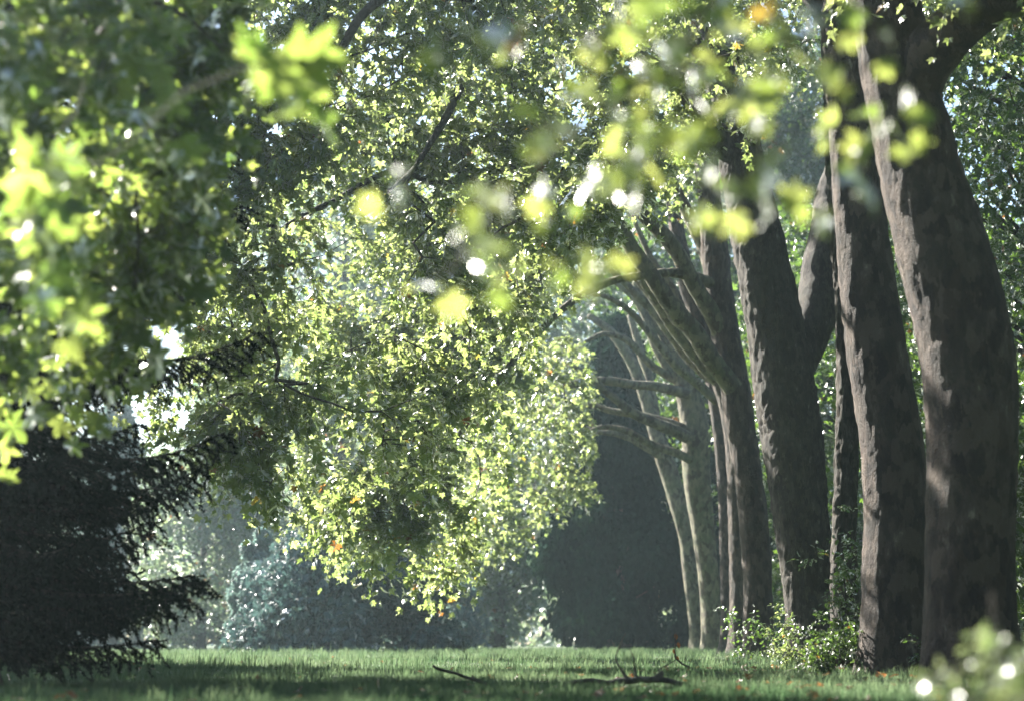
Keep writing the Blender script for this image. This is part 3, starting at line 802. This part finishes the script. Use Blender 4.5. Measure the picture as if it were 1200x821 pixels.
stem_plant('shrub', 'small dark shrub tucked between the nearest and second trunk', 'plant', at(1085, 30.5), [(-.1, 0, .5), (.15, .1, .6), (.3, -.1, .4)], 9, .07, M_LEAFD, 56, 'oval', None, 1, .3, 12)
stem_plant('shrub', 'blurred pale leafy shrub close to the camera in the lower right corner', 'plant', at(1182, 6.4), [(-.13, 0, .50), (.0, .05, .56), (.09, -.05, .60), (-.05, .1, .48), (-.20, 0, .44), (.05, -.1, .54)], 6, .044, M_LEAFP, 55, 'oval', None, 1, .12, 24)
bs = at(1165, 6.7)
bt = thing('bare_stake', 'bare upright dead stem rising out of the blurred shrub in the lower right corner', 'stick', bs)
g = Geo(); a, b = spline(np.array([bs + [0, 0, -.03], bs + [.012, 0, .35], bs + [-.004, 0, .66]]), [.008, .007, .005], .05); tube(g, a, b, 8, .001, 8, 3); g.build('stem', M_DEAD, bt, bs, True)


# ------------------------------------------------------------------ ground
def gz(x, y):
    p = np.stack([x * .12, y * .12, x * 0], -1)
    near = np.clip((y - 12) / 8, 0, 1)
    return (vnoise(p, 9) - .5) * .10 * near + (vnoise(p * 4.3, 10) - .5) * .03 * near


xs = np.concatenate([np.linspace(-400, -30, 30, endpoint=False), np.linspace(-30, 30, 200), np.linspace(30, 400, 31)[1:]])
ys = np.concatenate([np.linspace(-60, 5, 12, endpoint=False), np.linspace(5, 100, 300), np.linspace(100, 500, 50)[1:]])
X, Y = np.meshgrid(xs, ys)
V = np.stack([X, Y, gz(X, Y)], -1).reshape(-1, 3)
nx = len(xs); i = (np.arange(len(ys) - 1)[:, None] * nx + np.arange(nx - 1)[None]).ravel()
F = np.concatenate([np.stack([i, i + 1, i + nx + 1], -1), np.stack([i, i + nx + 1, i + nx], -1)])
m, nt, out = new_mat("meadow_soil")
tc = N(nt, "ShaderNodeTexCoord"); n1 = N(nt, "ShaderNodeTexNoise"); n1.inputs["Scale"].default_value = 1.5; n1.inputs["Detail"].default_value = 8
nt.links.new(tc.outputs["Object"], n1.inputs["Vector"])
c = ramp(nt, n1.outputs["Fac"], [(.35, (.035, .05, .02)), (.5, (.05, .085, .03)), (.65, (.08, .10, .04))])
b = N(nt, "ShaderNodeBsdfPrincipled"); b.inputs["Roughness"].default_value = .95; nt.links.new(c, b.inputs["Base Color"])
nt.links.new(b.outputs[0], out.inputs[0])
gr = link('ground', np_mesh('ground', V, F, None, True), m); gr["kind"] = "structure"


def grass(n, y0, y1, half0, half1, h, wd, seed, geo):
    r = np.random.default_rng(seed)
    u = r.uniform(0, 1, n)
    y = y0 + (y1 - y0) * u ** 1.15
    hw = half0 + (half1 - half0) * (y - y0) / (y1 - y0)
    x = r.uniform(-1, 1, n) * hw
    pn = np.stack([x, y, x * 0], -1)
    den = vnoise(pn * .8, 31) * .6 + vnoise(pn * 3, 32) * .4
    hh = h * (.35 + 1.1 * den) * r.uniform(.5, 1.35, n)
    tall = r.uniform(0, 1, n) > .992
    hh = np.where(tall, hh * 1.9, hh)
    # bare shaded soil close to the trunks
    keep = ~((x > 4.5) & (r.uniform(0, 1, n) < .35))
    x, y, hh, den, pn = x[keep], y[keep], hh[keep], den[keep], pn[keep]; n = len(x)
    base = np.stack([x, y, gz(x, y) - .005], -1)
    az = r.uniform(0, 2 * math.pi, n); lean = np.abs(r.normal(0, .38, n)) + .08
    d = np.stack([np.cos(az) * lean, np.sin(az) * lean, np.ones(n)], -1); d = norm(d)
    side = np.stack([-np.sin(az + r.normal(0, .8, n)), np.cos(az), np.zeros(n)], -1); side = norm(side)
    w = (wd * r.uniform(.6, 1.4, n))[:, None]
    mid = base + d * (hh * .55)[:, None]
    tip = base + d * hh[:, None] + np.stack([np.cos(az), np.sin(az), -np.ones(n) * .5], -1) * (hh * lean * .6)[:, None]
    V = np.stack([base - side * w, base + side * w, mid - side * w * .8, mid + side * w * .8, tip], 1).reshape(-1, 3)
    f = np.array([(0, 1, 3), (0, 3, 2), (2, 3, 4)])
    F = (f[None] + (np.arange(n) * 5)[:, None, None]).reshape(-1, 3)
    rnd = np.clip(r.uniform(0, .5, n) + (vnoise(pn * np.array([.5, .22, 1]), 34) - .5) * 1.1 + den * .3, 0, .94)
    geo.add(V, F, np.repeat(rnd, 5))


gg = Geo()
grass(150000, 13, 40, 4.6, 12, .10, .0028, 61, gg)
grass(90000, 40, 100, 12, 26, .11, .006, 62, gg)
def tufts(n, y0, y1, h, wd, seed, geo, per=26):
    r = np.random.default_rng(seed)
    cy_ = r.uniform(y0, y1, n); cx = r.uniform(-1, 1, n) * cy_ * .3
    k = np.repeat(np.arange(n), per)
    sc = r.uniform(.5, 1.3, n)[k]
    x = cx[k] + r.normal(0, .07, len(k)) * sc; y = cy_[k] + r.normal(0, .07, len(k)) * sc
    hh = h * sc * r.uniform(.5, 1.2, len(k)); m = len(k)
    base = np.stack([x, y, gz(x, y) - .005], -1)
    az = r.uniform(0, 2 * math.pi, m); lean = np.abs(r.normal(0, .35, m)) + .1
    o = np.stack([np.cos(az), np.sin(az), np.zeros(m)], -1)
    side = np.stack([-np.sin(az + r.normal(0, .8, m)), np.cos(az), np.zeros(m)], -1); side = norm(side) * (wd * r.uniform(.6, 1.3, m))[:, None]
    up = np.array([0, 0, 1.0])
    mid = base + o * (lean * hh * .3)[:, None] + up * (hh * .6)[:, None]
    tip = base + o * (lean * hh * 1.1)[:, None] + up * (hh * .95)[:, None]
    V = np.stack([base - side, base + side, mid - side * .8, mid + side * .8, tip], 1).reshape(-1, 3)
    f = np.array([(0, 1, 3), (0, 3, 2), (2, 3, 4)])
    F = (f[None] + (np.arange(m) * 5)[:, None, None]).reshape(-1, 3)
    geo.add(V, F, np.repeat(np.clip(.2 + .7 * r.uniform(0, 1, n)[k] + r.normal(0, .08, m), 0, .94), 5))


tufts(900, 16, 36, .17, .003, 71, gg)
tufts(1500, 36, 85, .26, .005, 72, gg, 20)
tufts(260, 26, 70, .42, .003, 73, gg, 7)
tufts(2600, 78, 112, .24, .010, 74, gg, 16)
go = gg.build('grass', M_GRASS, None)
fl = Geo(); r_ = np.random.default_rng(5); n_ = 900
fy = r_.uniform(16, 70, n_); fx = np.where(r_.uniform(0, 1, n_) < .7, fy * .19 + r_.normal(0, 2.2, n_), r_.uniform(-.3, .3, n_) * fy)
add_leaves(fl, np.stack([fx, fy, gz(fx, fy) + .045], -1), norm(r_.normal(0, 1, (n_, 3)) * [1, 1, .35]), norm(r_.normal(0, .35, (n_, 3)) + [0, 0, 1]), r_.uniform(.06, .12, n_), np.ones(n_), 'plane')
fo = fl.build('fallen_leaves', M_LEAF, None); fo["kind"] = "stuff"; fo["label"] = "dry brown leaves scattered in the grass"
go["kind"] = "stuff"; go["label"] = "short meadow grass with scattered taller tufts"

# ------------------------------------------------------------------ dead branches on the grass
def stick(name, label, D, parts, loc=None, leaves=None, mat=M_DEAD):
    base = at(parts[0][0][0], D)
    t = thing(name, label, 'branch', base)
    for k, pl in enumerate(parts):
        P, R = px_line(pl, D)
        a, b = spline(P, R, .03); a = a + (np.stack([vnoise(a * 9 + q * 11, k) for q in range(3)], -1) - .5) * .025
        g = Geo(); tube(g, a, b, 9, .004, 8, k, 0, .15); g.build('stem' if k == 0 else 'twig', mat, t, base, True)
    if leaves:
        lg = Geo()
        for (x, y, s) in leaves:
            add_leaves(lg, W(x, y, D)[None], np.array([[.3, 0, -1.0]]), np.array([[.2, -1.0, .2]]), np.array([s]), np.array([.995]), 'oval')
        lg.build('withered_leaves', M_LEAF, t, base)
    return t


D1 = 23.0
stick('fallen_branch', 'thick dead fallen branch, forked at one end, lying on the open grass', D1,
      [[(652, 812, 3), (668, 800, 5), (690, 797, 6), (712, 799, 7), (735, 797, 9), (765, 796, 9), (790, 799, 7), (812, 803, 4)], [(712, 799, 6), (703, 804, 5), (690, 811, 3)],
       [(735, 795, 6), (728, 785, 3), (722, 772, 2), (727, 752, 1.5), (733, 742, 1)], [(770, 795, 8), (774, 790, 7), (776, 786, 4)], [(745, 797, 4), (743, 772, 1.5), (738, 760, 1.2)]], leaves=[(774, 790, .07)])
stick('fallen_branch', 'thin curved dead stick poking out of the grass left of the thick forked one', D1 * 1.02,
      [[(508, 780, 3), (516, 785, 4), (538, 790, 4), (556, 796, 5), (570, 804, 4), (580, 814, 3)], [(556, 796, 3), (552, 790, 2)], [(570, 804, 3), (566, 808, 2)]])
stick('fallen_twig', 'arched twig holding withered red brown leaves, in front of the far trunks', D1 * 1.25,
      [[(792, 772, 2), (806, 780, 2.5), (822, 788, 2), (840, 795, 2)], [(792, 772, 2), (791, 758, 1.5), (793, 740, 1.2)], [(792, 772, 1.5), (775, 783, 1.5), (765, 792, 1.2)]],
      leaves=[(791, 742, .09), (794, 752, .09), (789, 760, .08), (793, 768, .08)])
stick('fallen_log', 'dark half buried bough lying across the grass at the foot of the third trunk', 32.5,
      [[(905, 792, 3), (925, 787, 7), (945, 781, 12), (965, 776, 14), (1000, 771, 16), (1030, 772, 12)], [(950, 780, 5), (962, 768, 4), (975, 762, 2)]])

# ------------------------------------------------------------------ haze
g = Geo()
x0, x1, y0, y1, z0, z1 = -410, 410, -70, 520, -1.2, 44
V = [(x, y, z) for x in (x0, x1) for y in (y0, y1) for z in (z0, z1)]
F4 = [(0, 1, 3, 2), (4, 6, 7, 5), (0, 4, 5, 1), (2, 3, 7, 6), (0, 2, 6, 4), (1, 5, 7, 3)]
me = bpy.data.meshes.new('haze'); me.from_pydata(V, [], F4); me.update()
m, nt, out = new_mat("misty_air")
pv = N(nt, "ShaderNodeVolumePrincipled")
pv.inputs["Color"].default_value = (.72, .93, 1.0, 1)
pv.inputs["Density"].default_value = 0.0005
pv.inputs["Anisotropy"].default_value = 0.75
nt.links.new(pv.outputs[0], out.inputs["Volume"])
hz = link('haze', me, m); hz["kind"] = "stuff"; hz["label"] = "thin blue morning mist"

# ------------------------------------------------------------------ light
SUN_AZ, SUN_EL = -47.0, 33.0           # degrees left of the view direction, elevation
sd = bpy.data.lights.new("sun", 'SUN'); sd.energy = 5.0; sd.angle = math.radians(.53); sd.color = (1, .95, .86)
so = bpy.data.objects.new("sun", sd); COL.objects.link(so)
az, el = math.radians(SUN_AZ), math.radians(SUN_EL)
to_sun = Vector((math.sin(az) * math.cos(el), math.cos(az) * math.cos(el), math.sin(el)))
so.rotation_euler = to_sun.to_track_quat('Z', 'Y').to_euler(); so.location = (-60, 60, 70)
wd = bpy.data.worlds.new("World"); scene.world = wd; wd.use_nodes = True
nt = wd.node_tree
bgn = nt.nodes["Background"]
sky = nt.nodes.new("ShaderNodeTexSky"); sky.sky_type = 'NISHITA'; sky.sun_disc = False
sky.sun_elevation = el; sky.sun_rotation = az   # rotation is clockwise from +Y
nt.links.new(sky.outputs[0], bgn.inputs[0]); bgn.inputs[1].default_value = 0.05

vs = scene.view_settings
vs.view_transform = 'Standard'; vs.look = 'None'; vs.gamma = 1; vs.exposure = 2.65; vs.use_curve_mapping = False
scene.render.engine = 'CYCLES'
cy = scene.cycles
cy.use_denoising = True
cy.max_bounces = 7; cy.diffuse_bounces = 4; cy.glossy_bounces = 2; cy.transmission_bounces = 5; cy.volume_bounces = 0; cy.transparent_max_bounces = 4
cy.sample_clamp_indirect = 6; cy.caustics_reflective = False; cy.caustics_refractive = False
